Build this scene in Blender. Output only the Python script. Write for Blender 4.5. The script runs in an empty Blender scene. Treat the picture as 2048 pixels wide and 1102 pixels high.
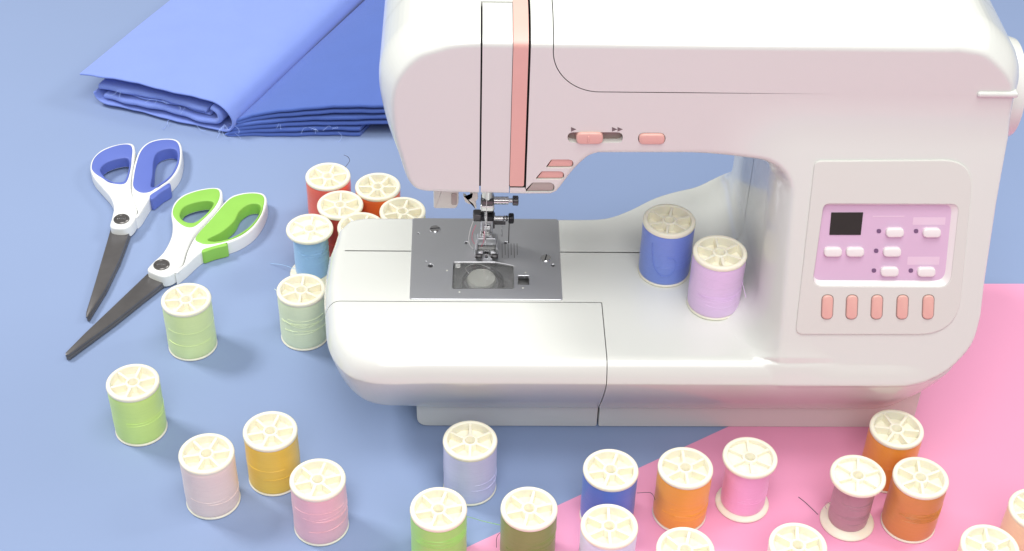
import bpy, bmesh, math, random
import numpy as np
from mathutils import Vector, Matrix

SC = bpy.context.scene
COL = SC.collection
MM = 0.001
random.seed(4); rng = np.random.default_rng(4)

# ------------------------------------------------------------------ camera (all lengths below in millimetres)
F_PX, CAM = 3056.104, np.array([22.39, -625.64, 646.37])
PITCH, ROLL, YAW = math.radians(40.258), math.radians(1.6994), math.radians(2.1)
def _cam_axes():
    fw = np.array([0, math.cos(PITCH), -math.sin(PITCH)]); rt = np.array([1., 0, 0]); up = np.cross(rt, fw)
    r = rt*math.cos(ROLL)+up*math.sin(ROLL); u = -rt*math.sin(ROLL)+up*math.cos(ROLL)
    M = np.array([[math.cos(YAW), math.sin(YAW), 0], [-math.sin(YAW), math.cos(YAW), 0], [0, 0, 1]])
    return M@r, M@u, M@fw
CR, CU, CF = _cam_axes()
cd = bpy.data.cameras.new('camera'); cam = bpy.data.objects.new('camera', cd); COL.objects.link(cam)
cd.sensor_width = 36; cd.lens = F_PX/2048*36; cd.clip_start = .02; cd.clip_end = 50
cam.matrix_world = Matrix([[CR[i], CU[i], -CF[i], CAM[i]*MM] for i in range(3)]+[[0, 0, 0, 1]])
SC.camera = cam

# ------------------------------------------------------------------ world, lamps, exposure
W = bpy.data.worlds.new('World'); SC.world = W; W.use_nodes = True
bg = W.node_tree.nodes['Background']; bg.inputs[0].default_value = (1, .985, .96, 1); bg.inputs[1].default_value = .27
def area(name, loc, target, size, power, col=(1, 1, 1), size_y=None):
    l = bpy.data.lights.new(name, 'AREA'); l.energy = power; l.color = col; l.size = size
    if size_y: l.shape = 'RECTANGLE'; l.size_y = size_y
    o = bpy.data.objects.new(name, l); COL.objects.link(o); o.location = loc
    d = Vector(target)-Vector(loc); o.rotation_euler = d.to_track_quat('-Z', 'Y').to_euler(); return o
area('overhead_softbox', (.20, -.22, 1.60), (.12, .0, .03), 1.0, 11, (1, .995, .985), .5)
area('left_softbox', (-.95, .45, 1.15), (-.02, .08, .03), .32, 14, (1, .99, .97))
area('right_softbox', (1.17, .38, 1.10), (.22, .08, .03), .40, 7.0, (1, .99, .97))
area('front_softbox', (.08, -1.02, 1.42), (.10, .0, .05), 1.0, 15.5, (1, .995, .985))
vs = SC.view_settings; vs.view_transform = 'Standard'; vs.look = 'None'; vs.exposure = 0; vs.gamma = 1; vs.use_curve_mapping = False
SC.cycles.max_bounces = 10

# ------------------------------------------------------------------ photo pixel -> place
def ray(px, py): return CF+(px-1024)/F_PX*CR-(py-551)/F_PX*CU
def on(px, py, ax, val):
    d = ray(px, py); return CAM+d*(val-CAM[ax])/d[ax]
def onz(px, py, z=0.): return on(px, py, 2, z)

# ------------------------------------------------------------------ materials
def srgb(r, g, b):
    f = lambda c: (c/255/12.92 if c/255 <= .04045 else ((c/255+.055)/1.055)**2.4)
    return (f(r), f(g), f(b))
def mat(name, col, rough=.5, metal=0., spec=.5, coat=0., bump=None, var=0., varscale=60., trans=0., sheen=0., ior=1.5, sss=0.):
    m = bpy.data.materials.new(name); m.use_nodes = True; nt = m.node_tree; p = nt.nodes['Principled BSDF']
    p.inputs['Base Color'].default_value = (*col, 1); p.inputs['Roughness'].default_value = rough
    p.inputs['Metallic'].default_value = metal; p.inputs['Specular IOR Level'].default_value = spec
    p.inputs['Coat Weight'].default_value = coat; p.inputs['Coat Roughness'].default_value = .06
    p.inputs['Transmission Weight'].default_value = trans; p.inputs['IOR'].default_value = ior
    p.inputs['Sheen Weight'].default_value = sheen
    if sss:
        p.inputs['Subsurface Weight'].default_value = sss; p.inputs['Subsurface Scale'].default_value = .003
        p.inputs['Subsurface Radius'].default_value = (1, .7, .35)
    tc = nt.nodes.new('ShaderNodeTexCoord')
    if var:
        n = nt.nodes.new('ShaderNodeTexNoise'); n.inputs['Scale'].default_value = varscale; n.inputs['Detail'].default_value = 5
        nt.links.new(tc.outputs['Object'], n.inputs['Vector'])
        mx = nt.nodes.new('ShaderNodeMix'); mx.data_type = 'RGBA'
        mx.inputs['A'].default_value = (*[c*(1-var) for c in col], 1); mx.inputs['B'].default_value = (*[min(1, c*(1+var)) for c in col], 1)
        nt.links.new(n.outputs['Fac'], mx.inputs['Factor']); nt.links.new(mx.outputs['Result'], p.inputs['Base Color'])
    if bump:
        kind, scale, strength, dist = bump
        if kind == 'noise':
            t = nt.nodes.new('ShaderNodeTexNoise'); t.inputs['Scale'].default_value = scale; t.inputs['Detail'].default_value = 6
            nt.links.new(tc.outputs['Object'], t.inputs['Vector']); out = t.outputs['Fac']
        elif kind == 'wraps':      # thread turns: fine bands round the spool, wandering and crossing a little
            mp = nt.nodes.new('ShaderNodeMapping'); mp.inputs['Scale'].default_value = (.12, .12, 1)
            nt.links.new(tc.outputs['Object'], mp.inputs['Vector'])
            n1 = nt.nodes.new('ShaderNodeTexNoise'); n1.inputs['Scale'].default_value = scale; n1.inputs['Detail'].default_value = 4; n1.inputs['Roughness'].default_value = .7
            t = nt.nodes.new('ShaderNodeTexWave'); t.wave_type = 'BANDS'; t.bands_direction = 'Z'; t.inputs['Scale'].default_value = scale*.55
            t.inputs['Distortion'].default_value = 3.5; t.inputs['Detail'].default_value = 3; t.inputs['Detail Scale'].default_value = .5
            nt.links.new(mp.outputs['Vector'], n1.inputs['Vector']); nt.links.new(mp.outputs['Vector'], t.inputs['Vector'])
            s = nt.nodes.new('ShaderNodeMath'); s.operation = 'MULTIPLY_ADD'; s.inputs[1].default_value = .6
            nt.links.new(t.outputs['Fac'], s.inputs[0]); nt.links.new(n1.outputs['Fac'], s.inputs[2]); out = s.outputs[0]
            cr = nt.nodes.new('ShaderNodeMix'); cr.data_type = 'RGBA'; cr.clamp_factor = True
            cr.inputs['A'].default_value = (*[c*.90 for c in col], 1); cr.inputs['B'].default_value = (*[min(.96, c*1.10) for c in col], 1)
            nt.links.new(out, cr.inputs['Factor']); nt.links.new(cr.outputs['Result'], p.inputs['Base Color'])
        elif kind == 'weave':
            a = nt.nodes.new('ShaderNodeTexWave'); b = nt.nodes.new('ShaderNodeTexWave')
            for t, dr in ((a, 'X'), (b, 'Y')):
                t.wave_type = 'BANDS'; t.bands_direction = dr; t.inputs['Scale'].default_value = scale
                t.inputs['Distortion'].default_value = .8; t.inputs['Detail'].default_value = 2
                nt.links.new(tc.outputs['Object'], t.inputs['Vector'])
            s1 = nt.nodes.new('ShaderNodeMath'); s1.operation = 'ADD'
            nt.links.new(a.outputs['Fac'], s1.inputs[0]); nt.links.new(b.outputs['Fac'], s1.inputs[1])
            wr = nt.nodes.new('ShaderNodeTexNoise'); wr.inputs['Scale'].default_value = 26; wr.inputs['Detail'].default_value = 4; wr.inputs['Distortion'].default_value = .6
            nt.links.new(tc.outputs['Object'], wr.inputs['Vector'])
            s = nt.nodes.new('ShaderNodeMath'); s.operation = 'MULTIPLY_ADD'; s.inputs[1].default_value = 14.
            nt.links.new(wr.outputs['Fac'], s.inputs[0]); nt.links.new(s1.outputs[0], s.inputs[2]); out = s.outputs[0]
        bp = nt.nodes.new('ShaderNodeBump'); bp.inputs['Strength'].default_value = strength; bp.inputs['Distance'].default_value = dist
        nt.links.new(out, bp.inputs['Height']); nt.links.new(bp.outputs['Normal'], p.inputs['Normal'])
    return m
M = {}
M['table'] = mat('blue_paper', (.245, .322, .51), .62, spec=.25, bump=('noise', 900, .06, .0004), var=.025, varscale=9)
M['pink'] = mat('pink_paper', (.80, .345, .525), .6, spec=.25, bump=('noise', 900, .06, .0004), var=.02, varscale=9)
M['white'] = mat('white_plastic', (.73, .745, .70), .2, spec=.5, coat=.3, bump=('noise', 700, .02, .0003))
M['foot'] = mat('white_foot_plastic', (.70, .71, .67), .38, bump=('noise', 700, .03, .0003))
M['panel'] = mat('panel_plastic', (.70, .705, .655), .36, bump=('noise', 900, .03, .0003))
M['peach'] = mat('salmon_plastic', srgb(230, 180, 168), .36, var=.03, varscale=80)
M['lilac'] = mat('lilac_panel', srgb(218, 187, 213), .42, var=.02, varscale=40)
M['lilac_pale'] = mat('lilac_print_pale', srgb(230, 204, 222), .45)
M['lilac_dark'] = mat('indicator_print', srgb(120, 90, 125), .4)
M['button'] = mat('white_button', (.86, .83, .81), .3, coat=.2)
M['screen'] = mat('dark_display', srgb(52, 48, 46), .25, var=.1, varscale=90)
M['greyprint'] = mat('grey_print', srgb(120, 108, 108), .5)
M['lever'] = mat('grey_lever_plastic', srgb(176, 166, 158), .38)
M['slot'] = mat('slot_grey_plastic', srgb(150, 132, 126), .5)
M['dark'] = mat('dark_cavity', (.02, .02, .022), .6)
M['steel'] = mat('brushed_steel', (.60, .61, .635), .42, metal=.85, bump=('noise', 260, .05, .0004), var=.05, varscale=30)
M['chrome'] = mat('polished_steel', (.62, .62, .63), .16, metal=1, var=.06, varscale=200)
M['dsteel'] = mat('dark_steel', (.12, .115, .12), .3, metal=.9, var=.2, varscale=150)
M['gunmetal'] = mat('gunmetal_screw', (.20, .19, .185), .32, metal=.8, var=.25, varscale=200)
M['traygrey'] = mat('bobbin_tray_grey', (.32, .32, .325), .45, var=.1, varscale=80)
M['blackened'] = mat('black_screw', (.03, .03, .035), .35, metal=.6)
M['blade'] = mat('dark_blade_steel', (.15, .143, .143), .30, metal=.5, bump=('noise', 300, .06, .0003), var=.25, varscale=60)
M['clear'] = mat('clear_plastic', (.86, .87, .87), .1, trans=.92, ior=1.42)
M['cloudy'] = mat('cloudy_plastic', (.78, .79, .78), .2, trans=.55, ior=1.45)
M['offwhite'] = mat('offwhite_plastic', srgb(222, 222, 212), .4)
M['cream'] = mat('cream_spool_plastic', (.88, .84, .69), .42, spec=.4, sss=.2, var=.02, varscale=120)
M['scwhite'] = mat('scissor_white_plastic', (.82, .83, .81), .32, var=.015, varscale=60)
M['grip_blue'] = mat('blue_soft_grip', srgb(94, 112, 190), .55, var=.05, varscale=90)
M['grip_green'] = mat('green_soft_grip', srgb(142, 198, 84), .55, var=.05, varscale=90)
M['fabric'] = mat('blue_cotton', (.235, .33, .78), .85, spec=.15, sheen=.25, bump=('weave', 620, .35, .00025), var=.05, varscale=40)
M['fabric_deep_shaded'] = mat('deep_blue_cotton_shaded', (.095, .165, .50), .85, spec=.15, sheen=.15, bump=('weave', 620, .35, .00025), var=.05, varscale=40)  # deep blue of the right stack, with its shade put into the colour
M['fray'] = mat('blue_cotton_fibre', srgb(172, 196, 248), .8)
M['white_thread'] = mat('white_thread', (.8, .78, .78), .7)
M['pink_thread'] = mat('pink_thread', srgb(235, 120, 150), .7)
M['black_thread'] = mat('dark_thread', (.09, .08, .09), .8)
def lift(c): k = min(1.4, .93/max(c)); return tuple(q*k+.01 for q in c)
def thread_mat(name, rgb): return mat(name, lift(srgb(*rgb)), (.34), spec=.55, sheen=.1, bump=('wraps', 640, .5, .00022))

# ------------------------------------------------------------------ mesh helpers
def new_obj(name, me, m, parent=None, loc=(0, 0, 0)):
    o = bpy.data.objects.new(name, me); COL.objects.link(o)
    if m and not me.materials: me.materials.append(m)
    o.parent = parent; o.location = loc; return o
def mesh(name, V, Fc, smooth=True, angle=32):
    me = bpy.data.meshes.new(name); me.from_pydata((np.asarray(V, float)*MM).tolist(), [], [tuple(int(i) for i in f) for f in Fc])
    me.validate(); me.update()
    if smooth:
        me.shade_smooth(); me.set_sharp_from_angle(angle=math.radians(angle))
    return me
class Thing:                                   # an Empty at the thing's base, parts given in place
    def __init__(s, name, label, cat, base, group=None, kind=None):
        s.base = np.array(base, float); s.o = bpy.data.objects.new(name, None); COL.objects.link(s.o)
        s.o.empty_display_size = .01; s.o.location = tuple(s.base*MM); s.o['label'] = label; s.o['category'] = cat
        if group: s.o['group'] = group
    def part(s, name, VF, m, parent=None, smooth=True, angle=32, label=None):
        me = mesh(name, np.asarray(VF[0], float)-s.base, VF[1], smooth, angle)
        o = new_obj(name, me, m, parent or s.o)
        if label: o['label'] = label
        return o
def join(*parts):
    V, Fc, n = [], [], 0
    for v, f in parts:
        v = np.asarray(v, float); V.append(v); Fc += [tuple(i+n for i in q) for q in f]; n += len(v)
    return np.concatenate(V), Fc
def crom(P, n=6, closed=True):                 # Catmull-Rom through the points
    P = np.asarray(P, float); N = len(P); out = []
    for i in range(N if closed else N-1):
        g = lambda k: P[(i+k) % N] if closed else P[min(max(i+k, 0), N-1)]
        a, b, c, d = g(-1), g(0), g(1), g(2)
        for j in range(n):
            t = j/n; out.append(.5*((2*b)+(c-a)*t+(2*a-5*b+4*c-d)*t*t+(3*b-a-3*c+d)*t**3))
    if not closed: out.append(P[-1])
    return np.array(out)
def rrect(cx, cy, w, h, r, n=6):
    r = min(r, w/2-1e-4, h/2-1e-4); out = []
    for sx, sy, a0 in ((1, 1, 0), (-1, 1, 90), (-1, -1, 180), (1, -1, 270)):
        for k in range(n+1):
            a = math.radians(a0+90*k/n); out.append((cx+sx*(w/2-r)+r*math.cos(a), cy+sy*(h/2-r)+r*math.sin(a)))
    return np.array(out)
def rpoly(P, R, n=6):                          # polygon with each corner rounded by its own radius
    P = np.asarray(P, float); out = []; N = len(P)
    for i in range(N):
        a, b, c = P[i-1], P[i], P[(i+1) % N]; r = R[i] if hasattr(R, '__len__') else R
        u = (a-b)/np.linalg.norm(a-b); v = (c-b)/np.linalg.norm(c-b)
        ang = math.acos(np.clip(u@v, -1, 1)); t = min(r/math.tan(ang/2), .49*np.linalg.norm(a-b), .49*np.linalg.norm(c-b))
        p0, p1 = b+u*t, b+v*t
        for k in range(n+1):
            s = k/n; out.append((1-s)**2*p0+2*s*(1-s)*b+s*s*p1)
    return np.array(out)
def circle(cx, cy, r, n=24): return np.array([(cx+r*math.cos(2*math.pi*k/n), cy+r*math.sin(2*math.pi*k/n)) for k in range(n)])
def area2(P): return .5*np.sum(P[:, 0]*np.roll(P[:, 1], -1)-np.roll(P[:, 0], -1)*P[:, 1])
def offset(P, d):                              # + grows a counter-clockwise loop
    e = np.roll(P, -1, 0)-P; L = np.linalg.norm(e, axis=1)[:, None]; e = e/np.maximum(L, 1e-9)
    nr = np.stack([e[:, 1], -e[:, 0]], 1); n2 = nr+np.roll(nr, 1, 0); q = np.linalg.norm(n2, axis=1)[:, None]; n2 = n2/np.maximum(q, 1e-6)
    c = np.maximum((n2*nr).sum(1)[:, None], .5); return P+d*n2/c
def prism(loops, frame, lo, hi, b=0., steps=3, bottom=True, b2=None):
    """outline (and holes) pushed from lo to hi along the frame's normal, the upper rim rounded by b"""
    o, ex, ey, n = [np.asarray(q, float) for q in frame]; V, Fc = [], []; top = []; bot = []
    for li, P in enumerate(loops):
        P = np.asarray(P, float); A = area2(P)
        if (A < 0) == (li == 0): P = P[::-1]
        prof = [(lo, 0.)]
        if b > 0: prof += [(hi-b+b*math.sin(a), -b*(1-math.cos(a))) for a in np.linspace(0, math.pi/2, steps+1)]
        else: prof += [(hi, 0.)]
        base = len(V); k = len(P)
        for h, off in prof:
            Q = offset(P, off) if off else P
            V += [o+ex*q[0]+ey*q[1]+n*h for q in Q]
        for r in range(len(prof)-1):
            for i in range(k):
                j = (i+1) % k; Fc.append((base+r*k+i, base+r*k+j, base+(r+1)*k+j, base+(r+1)*k+i))
        top.append([base+(len(prof)-1)*k+i for i in range(k)]); bot.append([base+i for i in range(k)])
    def cap(loopset, flip):
        if len(loopset) == 1: return [tuple(loopset[0][::-1] if flip else loopset[0])]
        bm = bmesh.new(); mp = {}
        for L in loopset:
            vs_ = []
            for i in L:
                d = V[i]-o; v = bm.verts.new((float(d@ex), float(d@ey), 0)); mp[v] = i; vs_.append(v)
            for i in range(len(vs_)): bm.edges.new((vs_[i], vs_[(i+1) % len(vs_)]))
        r = bmesh.ops.triangle_fill(bm, use_beauty=True, use_dissolve=False, edges=bm.edges[:], normal=(0, 0, 1))
        out = []
        for f in bm.faces:
            idx = [mp[v] for v in f.verts]; f.normal_update()
            if (f.normal.z < 0) != flip: idx = idx[::-1]
            out.append(tuple(idx))
        bm.free(); return out
    Fc += cap(top, False)
    if bottom: Fc += cap(bot, True)
    return np.array(V), Fc
ZF = ((0, 0, 0), (1, 0, 0), (0, 1, 0), (0, 0, 1))
def lathe(prof, n=40, center=(0, 0, 0), axis='z', caps=True):
    V, Fc = [], []; m = len(prof)
    for k in range(n):
        a = 2*math.pi*k/n
        for r, h in prof:
            p = (r*math.cos(a), r*math.sin(a), h)
            V.append(p if axis == 'z' else ((h, p[0], p[1]) if axis == 'x' else (p[1], h, p[0])))
    for k in range(n):
        q = (k+1) % n
        for j in range(m-1): Fc.append((k*m+j, q*m+j, q*m+j+1, k*m+j+1))
    if caps:
        if prof[0][0] > 1e-6: Fc.append(tuple(k*m for k in range(n))[::-1])
        if prof[-1][0] > 1e-6: Fc.append(tuple(k*m+m-1 for k in range(n)))
    return np.array(V)+np.array(center), Fc
def tube(P, r, n=6, taper=False):
    P = np.asarray(P, float); V, Fc = [], []; t0 = np.gradient(P, axis=0); up = np.array([.13, .21, .97])
    for i, p in enumerate(P):
        t = t0[i]/max(np.linalg.norm(t0[i]), 1e-9); a = np.cross(t, up); a /= max(np.linalg.norm(a), 1e-6); b = np.cross(t, a)
        for k in range(n):
            w = 2*math.pi*k/n; V.append(p+r*(a*math.cos(w)+b*math.sin(w)))
    for i in range(len(P)-1):
        for k in range(n): j = (k+1) % n; Fc.append((i*n+k, i*n+j, (i+1)*n+j, (i+1)*n+k))
    Fc += [tuple(range(n))[::-1], tuple((len(P)-1)*n+k for k in range(n))]
    return np.array(V), Fc
def box(x0, x1, y0, y1, z0, z1, b=.4): return prism([rrect((x0+x1)/2, (y0+y1)/2, x1-x0, y1-y0, max(b, .05), 3)], ZF, z0, z1, b, 2)

# ------------------------------------------------------------------ setting
tab = new_obj('tabletop', mesh('tabletop', [(-1500, -900, 0), (1700, -900, 0), (1700, 2200, 0), (-1500, 2200, 0)], [(0, 1, 2, 3)], False), M['table'])
tab['kind'] = 'structure'
PAPER = .4
pp = [(22.3-2.0*147.7, -90.5-2.0*87.65), (170.0, -2.8), (330, 92), (338, 131), (760, 134), (760, -600), (-180, -600)]
po = new_obj('pink_paper', mesh('pink_paper', *prism([np.array(pp)], ZF, .05, PAPER), smooth=False), M['pink'])
po['label'] = 'large pink sheet of paper under the machine and the front spools'; po['category'] = 'paper'

# ------------------------------------------------------------------ sewing machine body as a solid field
BED = 78.5
CRV, CRZ, LEAN = -32.0, 66.6, .34                   # widest line of the bed, and how far the column leans back
def sstep(a, b, t):
    t = np.clip((t-a)/(b-a), 0, 1); return t*t*(3-2*t)
def smin(a, b, k):
    h = np.clip(.5+.5*(b-a)/k, 0, 1); return b*(1-h)+a*h-k*h*(1-h)
def smax(a, b, k): return -smin(-a, -b, k)
def vface(u, z):                               # the front: upright at the head, leaning back on the column
    lean = CRV+LEAN*(z-CRZ); w = sstep(140, 195, u)
    return 16*(1-w)+smin(lean, 16+0*z, 5.)*w
def face(px, py):
    v = 10.
    for _ in range(40):
        p = on(px, py, 1, v); v = .5*v+.5*float(vface(p[0], p[2]))
    return on(px, py, 1, v)
def poly_sdf(P, X, Y):
    d2 = np.full(X.shape, 1e12); inside = np.zeros(X.shape, bool)
    for i in range(len(P)):
        a, b = P[i], P[(i+1) % len(P)]; e = b-a; wx, wy = X-a[0], Y-a[1]
        t = np.clip((wx*e[0]+wy*e[1])/max(e@e, 1e-12), 0, 1)
        d2 = np.minimum(d2, (wx-e[0]*t)**2+(wy-e[1]*t)**2)
        if a[1] != b[1]:
            c = ((a[1] > Y) != (b[1] > Y)) & (X < (b[0]-a[0])*(Y-a[1])/(b[1]-a[1])+a[0]); inside ^= c
    return np.where(inside, -1, 1)*np.sqrt(d2)
class Field2:                                  # signed distance to an outline, sampled and interpolated
    def __init__(s, P, lo, hi, h=.6):
        s.lo, s.h = np.array(lo, float), h; nx, ny = [int((hi[i]-lo[i])/h)+2 for i in (0, 1)]
        X, Y = np.meshgrid(lo[0]+h*np.arange(nx), lo[1]+h*np.arange(ny), indexing='ij')
        s.D = poly_sdf(np.asarray(P, float), X, Y).astype(np.float32)
    def __call__(s, x, y):
        gx = np.clip((x-s.lo[0])/s.h, 0, s.D.shape[0]-1.001); gy = np.clip((y-s.lo[1])/s.h, 0, s.D.shape[1]-1.001)
        i, j = gx.astype(int), gy.astype(int); a, b = gx-i, gy-j; D = s.D
        return D[i, j]*(1-a)*(1-b)+D[i+1, j]*a*(1-b)+D[i, j+1]*(1-a)*b+D[i+1, j+1]*a*b
head = [(961, 88), (911, 91), (870, 101), (835, 114), (805, 143), (790, 171), (785, 202), (786, 236), (791, 274), (803, 316), (816, 358), (831, 377), (850, 383), (866, 384)]
mid = [(953, 387), (1045, 389), (1100, 389)]
jaw = [(1112, 384), (1121, 373), (1144, 343), (1167, 320), (1180, 311), (1197, 306)]
right = [(1963, 623), (1960, 642), (1943, 693), (1900, 740), (1858, 763), (1833, 768)]
topr = [(1915, 98), (1945, 102), (1975, 111), (2008, 141), (2023, 165), (2027, 188)]
fc2 = lambda L: [face(*p)[[0, 2]] for p in L]
ccrom = lambda L: list(crom(np.array(fc2(L)), 4, False))
hole_c = [np.array([172-0.0+18*math.sin(a), 168.5+18*math.cos(a)]) for a in np.linspace(0, math.pi/2, 8)]
UP = ccrom(head)+fc2(mid)+ccrom(jaw)+[np.array([150, 186.5])]+hole_c+[np.array([190, CRZ]), np.array([262, CRZ])]
UP += ccrom(right[::-1])+fc2([(1970, 562), (1993, 410), (2016, 280)])+ccrom(topr[::-1])+[np.array([255, 250.3]), np.array([150, 250.3])]
UPF = Field2(UP, (-80, 10), (318, 282))
zc2 = lambda L: [onz(px, py, CRZ)[:2] for px, py in L]
PLAN = list(crom(np.array([(-60.5, 70), (-61, 40)]+zc2([(651, 650), (655, 690), (668, 720), (690, 745), (720, 760), (770, 768)])+[(0, CRV)]), 4, False))
PLAN += [np.array([250., CRV]), np.array([260., CRV+.3])]+list(crom(np.array([(268, CRV+1.6), (279, CRV+5), (289, CRV+13), (296, CRV+26), (299.5, CRV+44), (300.5, 45)]), 4, False))
PLAN += [np.array([300.5, 140]), np.array([296, 148]), np.array([225, 148])]+list(crom(np.array([(205, 148), (191, 143), (165, 134), (146, 127), (133, 120), (118, 108.5), (104, 101), (88, 99.6)]), 4, False))
PLAN += [np.array([-40., 99.6]), np.array([-50, 97]), np.array([-57, 88])]
PLF = Field2(PLAN, (-80, -46), (318, 160))
def body_field(u, v, z):
    # upper: head, arm and column
    t = v-vface(u, z); d = UPF(u, z)
    sc = .42+.62*sstep(165, 228, z)
    sc = np.where(u > 120, np.maximum(sc, 1.1*sstep(120, 150, u)*(1-sstep(205, 240, u))), sc)
    sc = sc*(1-.45*sstep(240, 285, u)*(1-sstep(200, 235, z)))
    q = np.clip(t/24, 0, 1); e = 8*sc*(1-(1-q)**2)
    up = smax(-t, d-e, 2.0)
    up = smax(up, v-(122+14*sstep(150, 200, u)), 16.)
    # bed: plan outline with a widest line at z 57, rounded above, hull-like below
    p = PLF(u, v); w = .35+.65*(1-sstep(72, 98, v))
    zz = np.clip((z-CRZ)/(BED-CRZ), 0, .9995)
    ins = np.where(z > CRZ, 9.5*w*(.917-np.sqrt(1-(.40+.5997*zz)**2)), 0)
    zl = np.clip((CRZ-z)/(CRZ-20), 0, 1); ins = ins+(28-12*(1-sstep(-50, -10, u)))*zl**1.2
    lf = 1-sstep(-52, 6, u)
    bed = smax(smax(p+ins, z-BED, 1.0), 20+15*lf-z, .5+16*lf)
    k = 3+21*(1-sstep(198, 228, u))*sstep(-34, -16, v)*sstep(66, 79, z)
    return smin(up, bed, k)
def surface_nets(F, lo, hi, h):
    n = [int(math.ceil((hi[i]-lo[i])/h))+1 for i in range(3)]
    ax = [(lo[i]+h*np.arange(n[i])).astype(np.float32) for i in range(3)]
    G = np.empty(n, np.float32)
    for s in range(0, n[0], 32):
        U, Vv, Z = np.meshgrid(ax[0][s:s+32], ax[1], ax[2], indexing='ij'); G[s:s+32] = F(U, Vv, Z)
    S = G < 0
    c = np.zeros([k-1 for k in n], np.int8)
    sl = lambda a: tuple(slice(q, (None if q else -1)) for q in a)
    for a in np.ndindex(2, 2, 2): c += S[sl(a)]
    act = (c > 0) & (c < 8); idx = np.full(act.shape, -1, np.int64); cells = np.argwhere(act); idx[act] = np.arange(len(cells))
    acc = np.zeros((len(cells), 3)); cnt = np.zeros(len(cells))
    corners = list(np.ndindex(2, 2, 2)); I = cells
    val = {a: G[I[:, 0]+a[0], I[:, 1]+a[1], I[:, 2]+a[2]] for a in corners}
    for a in corners:
        for k in range(3):
            if a[k] == 0:
                b = list(a); b[k] = 1; b = tuple(b); va, vb = val[a], val[b]; m = (va < 0) != (vb < 0)
                tt = np.where(m, va/np.where(va == vb, 1, va-vb), 0); p = np.tile(np.array(a, float), (len(cells), 1)); p[:, k] += tt
                acc[m] += p[m]; cnt[m] += 1
    V = (cells+acc/cnt[:, None])*h+np.array(lo)
    Q = []
    for k in range(3):
        a0 = [slice(None)]*3; a1 = [slice(None)]*3; a0[k] = slice(0, -1); a1[k] = slice(1, None)
        s0, s1 = S[tuple(a0)], S[tuple(a1)]; m = s0 != s1; E_ = np.argwhere(m); i, j = (k+1) % 3, (k+2) % 3
        ok = (E_[:, i] > 0) & (E_[:, j] > 0) & (E_[:, i] < n[i]-1) & (E_[:, j] < n[j]-1); E_ = E_[ok]
        def at(di, dj):
            c_ = E_.copy(); c_[:, i] -= di; c_[:, j] -= dj; return idx[c_[:, 0], c_[:, 1], c_[:, 2]]
        q = np.stack([at(1, 1), at(0, 1), at(0, 0), at(1, 0)], 1)
        fl = ~s0[E_[:, 0], E_[:, 1], E_[:, 2]]; q[fl] = q[fl][:, ::-1]; Q.append(q)
    return V, np.concatenate(Q)
def grad(V, h=.35):
    g = np.stack([(body_field(*(V+h*e).T)-body_field(*(V-h*e).T))/(2*h) for e in np.eye(3)], 1); return g
V0, Q0 = surface_nets(body_field, (-72, -41, 15), (315, 156, 270), 1.25)
for _ in range(3):
    g = grad(V0); V0 = V0-np.clip(body_field(*V0.T)/np.maximum((g**2).sum(1), .05), -.8, .8)[:, None]*g
T0 = np.concatenate([Q0[:, [0, 1, 2]], Q0[:, [0, 2, 3]]])

def clip(V, T, s):
    """the part of a triangle surface where s > 0; also the new rim edges"""
    s = np.where(np.abs(s) < 1e-6, 1e-6, s); ins = s > 0; c = ins[T].sum(1); keep = [T[c == 3]]; newV = []; nn = len(V); rim = []
    part = T[(c == 1) | (c == 2)]
    if len(part):
        cp = ins[part].sum(1); odd = np.where(cp == 1, ins[part].argmax(1), (~ins[part]).argmax(1))
        r = np.arange(len(part)); a, b, d = part[r, odd], part[r, (odd+1) % 3], part[r, (odd+2) % 3]
        E1 = np.sort(np.stack([a, b], 1), 1); E2 = np.sort(np.stack([a, d], 1), 1)
        U, inv = np.unique(np.concatenate([E1, E2]), axis=0, return_inverse=True); inv = inv.ravel()
        t = s[U[:, 0]]/(s[U[:, 0]]-s[U[:, 1]]); newV = V[U[:, 0]]+(V[U[:, 1]]-V[U[:, 0]])*t[:, None]
        i1, i2 = nn+inv[:len(part)], nn+inv[len(part):]
        o1 = cp == 1; keep.append(np.stack([a, i1, i2], 1)[o1]); o2 = ~o1
        keep.append(np.stack([i1, b, d], 1)[o2]); keep.append(np.stack([i1, d, i2], 1)[o2])
        rim = np.concatenate([np.stack([i1, i2], 1)[o1], np.stack([i2, i1], 1)[o2]])
        V = np.concatenate([V, newV])
    T = np.concatenate(keep); used = np.unique(T); mp = np.full(len(V), -1); mp[used] = np.arange(len(used))
    rim = mp[rim] if len(rim) else np.zeros((0, 2), int)
    return V[used], mp[T], rim
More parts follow.
